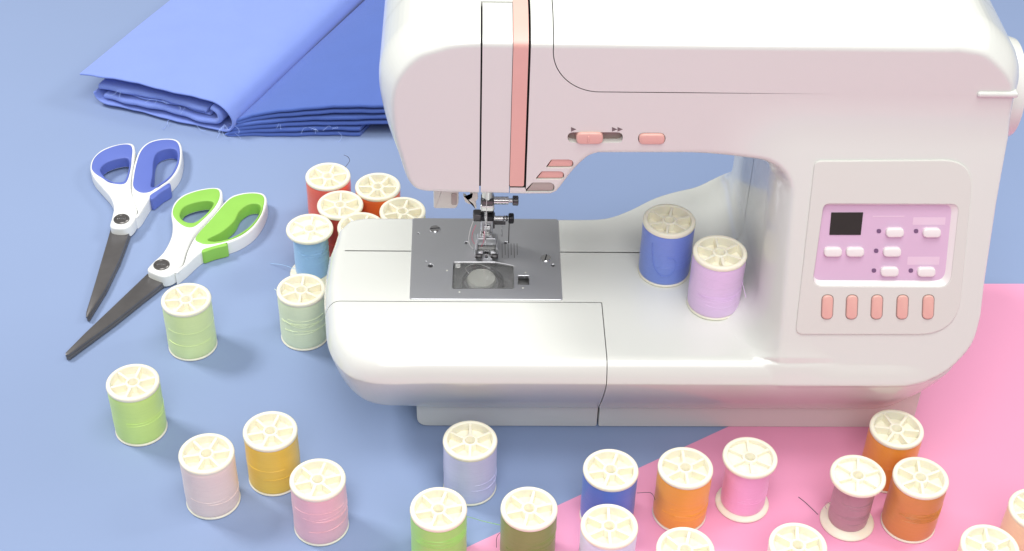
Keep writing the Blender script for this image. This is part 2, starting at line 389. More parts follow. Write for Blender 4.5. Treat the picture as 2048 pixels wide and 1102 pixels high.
class Shell:
    def __init__(s, V, T): s.V, s.T, s.w = V, T, []
    def keep(s, fn, lip=None):                 # lip: direction*depth of the wall behind the cut
        V, T, rim = clip(s.V, s.T, fn(*s.V.T))
        if lip is not None and len(rim):
            rim = rim[(rim >= 0).all(1)]
            a, b = V[rim[:, 0]], V[rim[:, 1]]; s.w.append((a, b, a+lip, b+lip))
        r = Shell(V, T); r.w = s.w; return r
    def fork(s): r = Shell(s.V, s.T); r.w = []; return r
    def build(s, thing, name, m, push=0., parent=None):
        g = grad(s.V); n = g/np.maximum(np.linalg.norm(g, axis=1), 1e-6)[:, None]
        V = [s.V+n*push]; T = [s.T]; N = [n]; c = len(s.V)
        for a, b, a2, b2 in s.w:
            k = len(a); V += [a, b, b2, a2]; i = np.arange(k)
            T += [np.stack([c+i, c+k+i, c+2*k+i], 1), np.stack([c+i, c+2*k+i, c+3*k+i], 1)]
            q = np.cross(b-a, a2-a); q /= np.maximum(np.linalg.norm(q, axis=1), 1e-9)[:, None]; N += [q]*4; c += 4*k
        V = np.concatenate(V)-thing.base; T = np.concatenate(T); N = np.concatenate(N)
        me = bpy.data.meshes.new(name); me.vertices.add(len(V)); me.vertices.foreach_set('co', (V*MM).ravel())
        me.loops.add(T.size); me.loops.foreach_set('vertex_index', T.ravel()); me.polygons.add(len(T))
        me.polygons.foreach_set('loop_start', np.arange(0, T.size, 3)); me.update(calc_edges=True); me.shade_smooth()
        me.normals_split_custom_set_from_vertices(N.tolist())
        return new_obj(name, me, m, parent or thing.o)
def sd_rr(x, y, cx, cy, w, h, r):
    qx, qy = np.abs(x-cx)-w/2+r, np.abs(y-cy)-h/2+r
    return np.minimum(np.maximum(qx, qy), 0)+np.hypot(np.maximum(qx, 0), np.maximum(qy, 0))-r

mc = Thing('sewing_machine', 'large white sewing machine with salmon keys and a lilac control panel', 'sewing machine', (120, 60, PAPER))
full = Shell(V0, T0)
PLATE = np.array([(-11.2, 22.8), (75.2, 22.8), (75.6, 96.6), (-11.8, 96.6)])
plate_cut = lambda u, v, z: np.maximum(sd_rr(u, v, 31.9, 59.7, 85.4, 72.6, 1.5), np.abs(z-BED)-10)
full = full.keep(plate_cut, np.array([0, 0, -4.]))
SEAM = .22
rear = full.fork().keep(lambda u, v, z: v-66.6-SEAM, np.array([0, -1.2, 0]))
front = full.fork().keep(lambda u, v, z: 66.6-SEAM-v)
front.w = [tuple(q[m_] for q in w_) for w_ in full.w for m_ in [w_[0][:, 1] < 66.6]]
rear.w += [tuple(q[m_] for q in w_) for w_ in full.w for m_ in [w_[0][:, 1] >= 66.6]]
ext_f = lambda u, v, z: np.maximum(np.maximum(u-97.2, v-21.4), z-100)
ext = front.fork().keep(lambda u, v, z: -ext_f(u, v, z)-SEAM)
front = front.keep(lambda u, v, z: ext_f(u, v, z)-SEAM)
# channel for the take-up thread on the head
chan = lambda u, v, z: np.maximum(np.abs(u-39.6)-12.3, 150-z)
c_white = front.fork().keep(lambda u, v, z: -np.maximum(np.abs(u-35.6)-7.4, 150-z)).keep(lambda u, v, z: 41.5-v, np.array([0, 0, -1.5]))
c_white2 = front.fork().keep(lambda u, v, z: -np.maximum(np.abs(u-35.4)-8.0, 150-z)).keep(lambda u, v, z: v-42.6, np.array([0, 0, -3.]))
c_pink = front.fork().keep(lambda u, v, z: -np.maximum(np.abs(u-47.0)-3.75, 164.2-z), np.array([0, 4., -.5]))
c_low = front.fork().keep(lambda u, v, z: -np.maximum(np.maximum(np.abs(u-47.7)-4.2, 140-z), z-163.2))
front = front.keep(chan, np.array([0, 7., -1.]))
# cover on top of the arm
def cov(u, v, z):
    x, y = u-62.9, z-223.4; r = 24.; qx, qy = r-x, r-y
    return np.minimum(np.minimum(x, y), np.where((qx > 0) & (qy > 0), r-np.hypot(np.maximum(qx, 0), np.maximum(qy, 0)), 1e3))
gap = lambda u: SEAM*(1-.97*sstep(120, 215, u))
cover = front.fork().keep(lambda u, v, z: cov(u, v, z)-gap(u))
front = front.keep(lambda u, v, z: -cov(u, v, z)-gap(u))
# openings in the front for slide, buttons and panel window
def px_loop(P): return np.array([face(*p)[[0, 2]] for p in P])
def opening(sh, P2, lip):
    fld = Field2(P2, P2.min(0)-6, P2.max(0)+6, .2); lo, hi = P2.min(0)-5.5, P2.max(0)+5.5
    def fn(u, v, z):
        inb = (u > lo[0]) & (u < hi[0]) & (z > lo[1]) & (z < hi[1]) & (v < vface(u, z)+6)
        return np.where(inb, fld(u, z), 4.)
    return sh.keep(fn, np.array(lip))
SLIDE = rpoly(px_loop([(1135, 264.5), (1246, 264.5), (1246, 285.5), (1135, 285.5)]), 3.4, 8)
START = rpoly(px_loop([(1276, 265.5), (1331, 265.5), (1331, 288.5), (1276, 288.5)]), 3.6, 8)
B1 = rpoly(px_loop([(1102, 319), (1147, 319), (1147, 336.5), (1090, 336.5)]), [.6, 3.4, 2.4, .6], 6)
B2 = rpoly(px_loop([(1083, 342.5), (1128.5, 342.5), (1128.5, 359.5), (1069, 359.5)]), [.6, 3.4, 2.4, .6], 6)
B3 = rpoly(px_loop([(1064, 365), (1109, 365), (1109, 384), (1047, 384)]), [.6, 3.6, 2.6, .6], 6)
WIN_OUT = rpoly(px_loop([(1647, 407), (1917, 408), (1899, 573), (1624, 571)]), [3.5, 4.5, 6.5, 5.5], 6)
for P2, lip in ((SLIDE, (0, 4, 0)), (START, (0, 1.5, 0)), (B1, (0, 2.5, 0)), (B2, (0, 2.5, 0)), (B3, (0, 2.5, 0)), (offset(WIN_OUT if area2(WIN_OUT) > 0 else WIN_OUT[::-1], 1.2), (0, 2, 0))):
    front = opening(front, P2, lip)
front.build(mc, 'front_housing', M['white']); rear.build(mc, 'rear_housing', M['white']); ext.build(mc, 'extension_table', M['white'])
cover.build(mc, 'top_cover', M['white'])
c_white.build(mc, 'thread_channel_strip', M['white'], -.15); c_white2.build(mc, 'thread_channel_cap', M['white'])
c_pink.build(mc, 'thread_channel_inlay', M['peach'], .25); c_low.build(mc, 'thread_channel_foot', M['white'])
# black liner added behind the strips to keep the channel gaps dark
mc.part('black_channel_liner', box(27.0, 52.4, 25.5, 30, 157, 245, .2), M['dark'])
# feet
def foot(u0, u1, rl, rr):
    P = rpoly([(u0, PAPER), (u1, PAPER), (u1, 34), (u0, 34)], [rl, rr, 1.5, 1.5], 6)
    return prism([P], ((0, 90, 0), (1, 0, 0), (0, 0, 1), (0, -1, 0)), 0, 90, .7, 3)
mc.part('base_foot', foot(-7.6, 97.6, 7, 1.5), M['foot']); mc.part('base_foot', foot(98.5, 284, 1.5, 5), M['foot'])
# handwheel and the small ledge on the right end
mc.part('handwheel', lathe([(0, 292), (24, 293), (27, 294.5), (28.5, 297), (29, 304), (28.5, 311), (27, 316), (22, 318), (0, 318.4)], 64, (0, 72, 192), 'x'), M['white'])
pa, pb = face(1957, 188), face(2033, 188)
mc.part('side_ledge', prism([rrect((pa[0]+pb[0])/2, 0, pb[0]-pa[0]+1.5, 3.0, 1.4)], ((0, 16.5, pa[2]), (1, 0, 0), (0, 0, 1), (0, -1, 0)), -4, 2.2, 1.2, 3), M['white'])
HF = ((0, 16, 0), (1, 0, 0), (0, 0, 1), (0, -1, 0))            # frame of the upright front
def grow(P, d):
    P = P if area2(P) > 0 else P[::-1]; return offset(P, d)
mc.part('slide_slot', prism([grow(SLIDE, .5)], HF, -4.2, -3.6), M['slot'])
KNOB = rpoly(px_loop([(1152, 263.5), (1206, 263.5), (1206, 286), (1152, 286)]), 3.3, 8)
kn = mc.part('speed_slide', prism([KNOB], HF, -3.6, 1.6, 1.0), M['peach'])
kc = KNOB.mean(0); mc.part('grip_ridge', prism([rrect(kc[0]-.6, kc[1], .8, 3.6, .35)], HF, 1.5, 2.1, .3, 2), M['peach'], kn)
mc.part('start_button', prism([grow(START, -.35)], HF, -2, 1.3, 1.1), M['peach'])
mc.part('reverse_button', prism([grow(B1, -.3)], HF, -3, -.9, .6), M['peach']); mc.part('needle_position_button', prism([grow(B2, -.3)], HF, -3, -.9, .6), M['peach'])
mc.part('thread_cutter_button', prism([grow(B3, -.25)], HF, -3, -.4, .7), M['lever'])
for cx in (1147, 1229, 1240):
    mc.part('speed_mark', prism([px_loop([(cx-5, 254), (cx+5.5, 258.5), (cx-5, 263)])], HF, .02, .12), M['greyprint'], smooth=False)

# ------------------------------------------------------------------ control panel on the leaning column
LN = np.array([0, -1, LEAN])/math.hypot(1, LEAN); LS = np.array([0, LEAN, 1])/math.hypot(1, LEAN)
PO = np.array([0, CRV-LEAN*CRZ, 0.])
PF = (PO, (1, 0, 0), LS, LN)
def pl(P): 
    out = []
    for p in P:
        d = ray(*p); t = ((PO-CAM)@LN)/(d@LN); q = CAM+d*t-PO; out.append((q[0], q@LS))
    return np.array(out)
OUT = rpoly(pl([(1629, 321), (1948, 319), (1914, 668), (1590, 668)]), [3.5, 17, 21, 4.5], 10)
WIN = rpoly(pl([(1647, 407), (1917, 408), (1899, 573), (1624, 571)]), [3.5, 4.5, 6.5, 5.5], 6)
FLOOR = rpoly(pl([(1643, 413), (1905, 413), (1890, 563), (1627, 562)]), [3, 4, 5.5, 4.5], 6)
cp = mc.part('control_panel', prism([OUT, WIN], PF, -2.5, .9, .5, 2), M['panel'], angle=20)
# sloping surround of the window, down to the lilac floor
a, b = crom(WIN, 1), FLOOR
a = a if area2(a) > 0 else a[::-1]; b = b if area2(b) > 0 else b[::-1]
k = len(a); P3 = lambda q, h: PO+np.array([q[0], 0, 0])+LS*q[1]+LN*h
Vw = [P3(q, .55) for q in a]+[P3(.5*(q+w), -.6) for q, w in zip(a, b)]+[P3(w, -2.2) for w in b]
Fw = [(r*k+i, r*k+(i+1) % k, (r+1)*k+(i+1) % k, (r+1)*k+i) for r in (0, 1) for i in range(k)]
mc.part('window_surround', (np.array(Vw), [f[::-1] for f in Fw]), M['button'], cp, angle=60)
lf = mc.part('lilac_plate', prism([grow(FLOOR, .8)], PF, -2.6, -1.9), M['lilac'], cp, label='lilac plate with white keys and a dark display')
mc.part('display', prism([rpoly(pl([(1664, 427), (1728, 427), (1723, 472), (1660, 472)]), .3, 2)], PF, -1.9, -1.5, .1, 1), M['screen'], cp)
def cap_px(cx, cy, w, h, r, n=7): return rpoly(pl([(cx-w/2, cy-h/2), (cx+w/2, cy-h/2), (cx+w/2, cy+h/2), (cx-w/2, cy+h/2)]), r, n)
for cx, cy in ((1666.5, 505), (1711, 505), (1790.5, 466), (1785, 505), (1780, 544.5), (1864.5, 466.5), (1853.5, 545)):
    mc.part('white_key', prism([cap_px(cx, cy, 36, 18.5, 2.6)], PF, -1.9, .35, .9), M['button'], cp)
for cx, cy in ((1759.5, 464.5), (1754, 504), (1749.5, 543.5), (1834, 464.5), (1823.5, 543.5)):
    mc.part('indicator', prism([cap_px(cx, cy, 9, 8.5, 1.2)], PF, -1.9, -1.72), M['lilac_dark'], cp)
for x0, x1, y0, y1 in ((1827, 1892, 437, 452), (1816, 1880, 516, 532), (1746, 1810, 434, 436)):
    mc.part('printed_patch', prism([rpoly(pl([(x0+1.5, y0), (x1+1.5, y0), (x1, y1), (x0, y1)]), .3, 2)], PF, -1.9, -1.83), M['lilac_pale'], cp, smooth=False)
for cx in (1653.5, 1702.5, 1752.5, 1803.5, 1855):
    kp = rpoly(pl([(cx-9.5, 589), (cx+12, 589), (cx+10, 636), (cx-11.5, 636)]), 3.05, 7)
    mc.part('stitch_key', prism([kp], PF, .3, 2.0, .8), M['peach'], cp)
    mc.part('key_gap', prism([grow(kp, .45)], PF, .85, .96), M['slot'], cp, smooth=False)

# ------------------------------------------------------------------ needle plate
ZP = BED+.75
def bz(P, z=ZP): return np.array([onz(*p, z)[:2] for p in P])
HB = rpoly(bz([(907, 524), (990, 524), (1027, 531), (1028, 577), (905, 577)]), [1.2, 1, 1.2, 1.2, 1.2], 4)
SQ = rpoly(bz([(1036, 551), (1058, 551), (1058, 569), (1036, 569)]), .4, 2)
rounds = [((932.5, 485), 1.0), ((861, 531), 1.5), ((1106, 530.5), 1.0), ((1011, 485), 1.1), ((836.5, 466.5), .5), ((852, 523), .4)]
RH = [circle(*onz(*p, ZP)[:2], r, 14) for p, r in rounds]
FEED = [rrect(32.4+dx, 68, 1.6, 17, .5, 3) for dx in (-4.6, 0, 4.6)]
np_o = mc.part('needle_plate', prism([rpoly(PLATE, [1.5]*4, 4), HB, SQ]+RH+FEED, ZF, BED-1.5, ZP, .3, 1), M['steel'], angle=20)
mc.part('plate_cavity', box(-9, 73.5, 24.5, 94.5, BED-14, BED-12.5, .3), M['dark'], np_o)
for sx in (-4.6, 0, 4.6):
    mc.part('feed_dog', box(32.4+sx-.6, 32.4+sx+.6, 60.5, 75, BED-3, BED+.9, .15), M['chrome'], np_o)
for (px, py), rot in (((870, 458.5), .15), ((1091.5, 517), 1.35)):
    c = onz(px, py, ZP); rs = 2.9
    sl = np.array([(-2.9, -.32), (2.9, -.32), (2.9, .32), (-2.9, .32)])@np.array([[math.cos(rot), math.sin(rot)], [-math.sin(rot), math.cos(rot)]])
    so = mc.part('plate_screw', lathe([(3.15, 0), (3.15, .35), (2.8, .75), (0, .8)], 28, (c[0], c[1], ZP)), M['chrome'], np_o)
    mc.part('screw_slot', prism([sl+c[:2]], ZF, ZP+.70, ZP+.84), M['blackened'], so, smooth=False)
for px, py in ((894, 541), (919, 584), (1046, 576), (1051, 545)):
    c = onz(px, py, ZP); mc.part('plate_dot', lathe([(.55, 0), (.5, .1), (0, .12)], 10, (c[0], c[1], ZP)), M['offwhite'], np_o)
for k, px in enumerate((1004, 1010, 1016, 1022, 1028, 1034)):                     # seam guide lines
    a, b = onz(px, 487, ZP), onz(px-1, 516-(k % 2)*6, ZP)
    mc.part('guide_line', box(a[0]-.14, a[0]+.14, b[1], a[1], ZP+.02, ZP+.08, .02), M['dsteel'], np_o, smooth=False)
mc.part('bobbin_tray', box(4, 60, 32, 58.5, BED-8.5, BED-7.2, .3), M['traygrey'], np_o)
mc.part('bobbin_race', lathe([(11.6, 0), (11.6, 2.6), (10.4, 2.6), (10.4, .5), (0, .5)], 48, (*onz(966, 552, BED)[:2], BED-7)), M['dsteel'], np_o)
bc = onz(963, 560, BED-3); bo = mc.part('bobbin', lathe([(0, 0), (9.2, 0), (9.3, .6), (3, .7), (3, 4.6), (2.2, 4.7), (2.2, 3.5), (0, 3.5)], 40, (bc[0], bc[1], BED-6.4)), M['cloudy'], np_o)
mc.part('bobbin_thread', lathe([(3, .8), (7.6, .8), (8.2, 2.4), (7.6, 4.1), (3, 4.4)], 40, (bc[0], bc[1], BED-6)), M['offwhite'], bo)
mc.part('bobbin_thread_end', tube(crom([(bc[0]-7, bc[1]+3, BED-1.6), (bc[0]-9, bc[1]+8, BED-1.4), (bc[0]-3, bc[1]+11.5, BED-1.4), (bc[0]+5, bc[1]+8, BED-1.6)], 6, False), .2), M['white_thread'], bo)
mc.part('bobbin_cover', prism([grow(HB, -.25)], ZF, BED-.6, ZP-.05, .2, 2), M['clear'], np_o)
lt = bz([(911, 527), (921, 527), (921, 536), (911, 536)]); mc.part('cover_latch', prism([rpoly(lt, .8, 4)], ZF, ZP-.02, ZP+.25, .1, 1), M['cloudy'], np_o)

# ------------------------------------------------------------------ needle, presser foot and thread guides
NV = 67.0
def at_v(px, py, v): return on(px, py, 1, v)
def uz(px, py, v=NV): p = on(px, py, 1, v); return p[0], p[2]
def rod(p, q, r, n=18): return tube([p, np.asarray(p)*.5+np.asarray(q)*.5, q], r, n)
nu = uz(972, 405)[0]
def P(name, VF, m, par=None, **kw): return mc.part(name, VF, m, par, **kw)
x0, x1 = uz(962, 400)[0], uz(988, 400)[0]
ztop = 166; ZC = uz(975, 401)[1]; ZH = uz(975, 428, NV+4)[1]
P('needle_bar', lathe([(3.2, 0), (3.2, ztop-ZC)], 24, ((x0+x1)/2, NV, ZC)), M['chrome'])
nc = P('needle_clamp', prism([rrect((x0+x1)/2, NV, x1-x0, 7.5, 1.2)], ZF, ZC-5.5, ZC+2.5, .7), M['dsteel'])
P('clamp_collar', prism([rrect((x0+x1)/2, NV-.3, x1-x0+.6, 8.3, 1.4)], ZF, ZC-4, ZC-.6, .4), M['chrome'], nc)
zc = uz(1010, 401)[1]
P('clamp_screw', lathe([(0, x1-1), (2.3, x1-1), (2.3, uz(1017, 401)[0]), (1.3, uz(1018, 401)[0]), (1.3, uz(1025, 401)[0])], 20, (0, NV, zc), 'x'), M['chrome'], nc)
kx = uz(1025, 401)[0]; kw = [(2.9 if i % 2 else 2.65) for i in range(2)]
P('clamp_knob', lathe([(0, kx), (2.4, kx), (2.9, kx+.4), (2.9, kx+3.0), (2.4, kx+3.4), (0, kx+3.4)], 20, (0, NV, zc), 'x'), M['dsteel'], nc)
P('needle', lathe([(0, ZP-1), (.3, ZP+2), (.42, ZP+8), (.45, ZC-14), (.95, ZC-12), (.95, ZC-4)], 10, (nu, NV-1.2, 0)), M['chrome'])
# presser bar, holder and its thumb screw
hb0, hb1 = uz(964, 440, NV+4)[0], uz(984, 440, NV+4)[0]
P('presser_bar', lathe([(3.0, 0), (3.0, ztop-ZH+4)], 22, ((hb0+hb1)/2+.6, NV+6, ZH-4)), M['dsteel'])
hold = P('foot_holder', prism([rrect((hb0+hb1)/2, NV+4, hb1-hb0+1.2, 7, 1.0)], ZF, ZP+12, ZH, .8), M['steel'])
P('holder_cap', prism([rrect((hb0+hb1)/2, NV+3.6, hb1-hb0+2.2, 7.6, .8)], ZF, ZH-2, ZH+1, .5), M['blackened'], hold)
P('holder_front', prism([rrect((hb0+hb1)/2+.3, NV-1.0, 3.6, 3, .6)], ZF, ZP+12.5, ZH-4, .6), M['chrome'], hold)
lz = uz(955, 437)[1]
P('thread_lever', prism([rrect(uz(955, 437)[0], NV+3, 5.2, 6, 1.2)], ZF, lz-2.2, lz+2.4, .8), M['dsteel'], hold)
sz = uz(1010, 443)[1]; sx0, sx1, sx2 = uz(986, 443)[0], uz(1017, 443)[0], uz(1028, 443)[0]
P('thumb_screw', lathe([(0, sx0), (1.5, sx0), (1.5, sx1-3), (2.1, sx1-2.5), (1.5, sx1-1.8), (2.1, sx1-1.2), (1.5, sx1-.4), (1.5, sx1)], 18, (0, NV+3, sz), 'x'), M['chrome'], hold)
P('thumb_screw_knob', lathe([(0, sx1), (2.6, sx1), (3.1, sx1+.5), (3.1, sx2-.5), (2.5, sx2), (0, sx2)], 20, (0, NV+3, sz), 'x'), M['blackened'], hold)
P('threader_bracket', join(box(sx0+.6, sx0+7.4, NV+4.5, NV+6, sz-6, sz-1.2, .3), box(sx0-.5, sx0+1.2, NV+3.5, NV+7.5, sz-8, sz+1, .3)), M['dsteel'], hold)
P('threader_rod', rod((sx0+5.5, NV+5, sz-6), (sx0+5.5, NV+5, sz-15), .45, 8), M['chrome'], hold)
P('threader_rod', rod((sx0+9.5, NV+5, sz-3), (sx0+9.5, NV+5, sz-20), .32, 8), M['dsteel'], hold)
# the foot itself
f0, f1 = onz(950, 505, ZP)[0], onz(996, 505, ZP)[0]; fm = (f0+f1)/2
ank = P('ankle', prism([rrect(fm, NV+3.5, 7.4, 6, 1)], ZF, ZP+5.5, ZP+14, .8), M['chrome'])
P('ankle_clip', prism([rrect(fm, NV+1.2, 11.5, 5.5, 1)], ZF, ZP+4.6, ZP+9.5, .9), M['steel'], ank)
P('hinge_pin', rod((fm-6.4, NV+1, ZP+5), (fm+6.4, NV+1, ZP+5), .9, 12), M['chrome'], ank)
sole = rpoly([(f0, NV-9.5), (f0+4.2, NV-10.6), (f0+4.8, NV-3.5), (f1-4.8, NV-3.5), (f1-4.2, NV-10.6), (f1, NV-9.5), (f1, NV+10), (f0, NV+10)], [1, 1.4, .8, .8, 1.4, 1, 1.5, 1.5], 4)
so = P('sole', prism([sole, rrect(fm, NV-.6, 8.4, 1.5, .6, 4)], ZF, ZP+.9, ZP+2.4, .45, 2), M['chrome'])
P('sole_slot', prism([rrect(fm, NV-.6, 8.6, 1.8, .6, 4)], ZF, ZP+.8, ZP+1.3), M['blackened'], so)
P('sole_side', box(f0-.2, f0+1.5, NV-7, NV+8, ZP+2.2, ZP+6.0, .5), M['steel'], so); P('sole_side', box(f1-1.5, f1+.2, NV-7, NV+8, ZP+2.2, ZP+6.0, .5), M['steel'], so)
for s in (f0+2.2, f1-2.2):
    P('toe', lathe([(0, -2.2), (1.25, -2.1), (1.6, -1.2), (1.6, 1.2), (1.25, 2.1), (0, 2.2)], 16, (s, NV-9.3, ZP+2.6), 'x'), M['dsteel'], so)
P('clear_plate', prism([rpoly([(f0+1.7, NV-3.2), (f1-1.7, NV-3.2), (f1-1.7, NV+8), (f0+1.7, NV+8)], .6, 3), rrect(fm, NV-.6, 7.6, 1.3, .5, 4)], ZF, ZP+2.6, ZP+3.6, .2, 2), M['cloudy'], so)
# upper thread running to the foot, and the loop held at the left
P('upper_thread', tube(crom([(nu+.4, NV-4.6, 150), (nu+.3, NV-4.7, ZC+2), (nu+.5, NV-4.2, ZC-12), (nu+.2, NV-2.8, ZP+17), (nu-.6, NV-2.4, ZP+9)], 6, False), .22), M['white_thread'])
P('upper_thread', tube(crom([(nu-.9, NV-3.0, ZP+16), (nu-1.0, NV-1.9, ZP+8), (nu-2.6, NV-1.4, ZP+3)], 6, False), .2), M['pink_thread'])
l0 = lambda px, py, v: at_v(px, py, v)
P('thread_tail', tube(crom([l0(947, 441, NV+2), l0(940, 462, NV+1), l0(937.5, 480, NV), l0(941, 492, NV), l0(947, 498, NV)], 6, False), .22), M['white_thread'])
P('thread_tail', tube(crom([l0(952, 450, NV+2), l0(946, 463, NV+1), l0(944, 477, NV), l0(949, 488, NV)], 6, False), .18), M['pink_thread'])
# lever housing and hook below the left of the head
la, lb = at_v(867, 386, 50), at_v(917, 418, 50)
th = P('threader_lever', prism([rpoly([(la[0], lb[2]), (lb[0]-1, lb[2]), (lb[0], lb[2]+4), (lb[0], 164), (la[0], 164)], [1.2, 3, 2.5, .5, .5], 5)], ((0, 50, 0), (1, 0, 0), (0, 0, 1), (0, -1, 0)), -14, 0, 1.0), M['offwhite'])
P('lever_inset', prism([rrect(lb[0]-2.4, lb[2]+7, 3.2, 8, 1)], ((0, 50, 0), (1, 0, 0), (0, 0, 1), (0, -1, 0)), -.2, .5, .3, 2), M['lever'], th)
HK = np.array([uz(*p, 52) for p in [(926, 391), (930, 404), (938, 409), (945, 408), (950, 419), (953, 417), (951, 404), (956, 398), (955, 386), (944, 385), (943, 395), (936, 399), (931, 393)]])
P('thread_guide_hook', prism([rpoly(HK, .5, 3)], ((0, 52, 0), (1, 0, 0), (0, 0, 1), (0, -1, 0)), -2.4, 0, .4, 2), M['offwhite'])
P('hook_post', box(uz(940, 390, 53)[0], uz(952, 390, 53)[0], 52.5, 56, uz(940, 395, 53)[1], 164, .4), M['offwhite'])

# ------------------------------------------------------------------ thread spools
SR, SH = 15.0, 38.4
def sp_mesh(name, VF, angle=32): return mesh(name, VF[0], VF[1], True, angle)
RIM = [(12.2, SH-8), (12.3, SH-.5), (12.7, SH-.05), (13.3, SH), (14.3, SH-.15), (14.85, SH-.7), (15, SH-1.6), (14.85, SH-2.4), (13.6, SH-2.9), (12.9, SH-3.0), (12.6, SH-8)]
me_top = sp_mesh('top_flange', lathe(RIM, 56, caps=False), 50)
me_floor = sp_mesh('flange_floor', lathe([(2.9, SH-8.2), (2.9, SH-5.6), (12.4, SH-5.6), (12.4, SH-8.2)], 40, caps=False))
me_floor2 = sp_mesh('flange_floor_shallow', lathe([(2.9, SH-4.4), (2.9, SH-3.0), (12.4, SH-3.0), (13.4, SH-3.0), (9, SH-4.4)], 40, caps=False))
me_top2 = sp_mesh('top_flange_thin', lathe([(12.2, SH-3.4)]+RIM[1:9], 56, caps=False), 50)
me_hub = sp_mesh('hub', lathe([(2.7, SH-30), (2.75, SH-.9), (3.0, SH-.55), (3.9, SH-.55), (4.2, SH-.8), (4.35, SH-8)], 30, caps=False), 50)
me_spoke = sp_mesh('spoke', prism([np.array([(4.0, -.85), (12.5, -.75), (12.5, .75), (4.0, .85)])], ZF, SH-8, SH-.75, .25, 2))
me_spoke2 = sp_mesh('spoke_low', prism([np.array([(4.0, -.85), (12.5, -.75), (12.5, .75), (4.0, .85)])], ZF, SH-3.2, SH-.75, .25, 2))
me_bot = sp_mesh('bottom_flange', lathe([(0, 0), (13.8, 0), (14.7, .25), (14.95, .7), (14.8, 1.2), (14.0, 1.7), (10.0, 3.6), (4, 4.0)], 56, caps=False), 50)
def winding(tr, seed):
    r = np.random.default_rng(seed); ri = 12.7 if tr > 13 else 8.4; prof = [(ri, 2.6)]; z = np.linspace(2.4, SH-3.0, 44); ph = r.uniform(0, 6, 3)
    zb = np.clip((14.9-tr)*.42, 0, 1.6)-.55
    for zz in np.linspace(2.0+zb, SH-2.7-zb, 46):
        e = min((zz-2.0-zb), (SH-2.7-zb-zz)); edge = .55*math.exp(-e/.7)
        prof.append((tr-edge+.07*math.sin(zz*.33+ph[0])+.015*math.sin(zz*1.9+ph[1])+r.normal(0, .008), zz))
    prof.append((ri, SH-3.0)); return lathe(prof, 56, caps=False)
def strands(tr, n, seed, z0, z1):
    r = np.random.default_rng(seed); out = []
    for k in range(n):
        zc_ = np.clip(r.normal((z0+z1)/2, (z1-z0)/4), 4.5, SH-6); sl_ = r.normal(0, .9); a0 = r.uniform(-2.6, -1.2); a1 = a0+r.uniform(1.2, 2.6); a = np.linspace(a0, a1, 18)
        zz = zc_+sl_*np.sin((a-a0)/(a1-a0)*math.pi)*1.0+r.normal(0, .8)*(a-a.mean())/2
        out.append(tube(np.stack([(tr+.08)*np.cos(a), (tr+.08)*np.sin(a), zz], 1), .11, 5))
    return out
def spool(u, v, z, label, rgb, tr=14.3, rot=0., loose=0, zr=(8, 26), tail=None, seed=0, dark_tail=False):
    t = Thing('thread_spool', label, 'thread spool', (u, v, z), 'cream plastic spools of sewing thread')
    t.o.rotation_euler.z = rot; o = t.o
    deep = tr > 13; tf = new_obj('top_flange', me_top if deep else me_top2, M['cream'], o)
    new_obj('flange_floor', me_floor if deep else me_floor2, M['cream'], tf); new_obj('hub', me_hub, M['cream'], tf)
    for k in range(6):
        s = new_obj('spoke', me_spoke if deep else me_spoke2, M['cream'], tf); s.rotation_euler.z = k*math.pi/3
    new_obj('bottom_flange', me_bot, M['cream'], o)
    tm = thread_mat('thread', rgb)
    w = new_obj('thread_winding', sp_mesh('thread_winding', winding(tr, seed), 60), tm, o)
    if loose:
        st = join(*strands(tr, loose, seed+50, *zr)); ls = sp_mesh('loose_strand', st); so_ = new_obj('loose_strand', ls, tm, w); so_.rotation_euler.z = -rot
    if tail is not None:
        Pw = np.array(tail, float); me = sp_mesh('thread_end', tube(crom(Pw-np.array([u, v, z]), 8, False), .16, 6))
        so_ = new_obj('thread_end', me, M['black_thread'] if dark_tail else tm, w); so_.rotation_euler.z = -rot
    return t
Pz = PAPER; B0 = 0.02
def tl(L, z=.4): return [onz(px, py, zz) for px, py, zz in L]
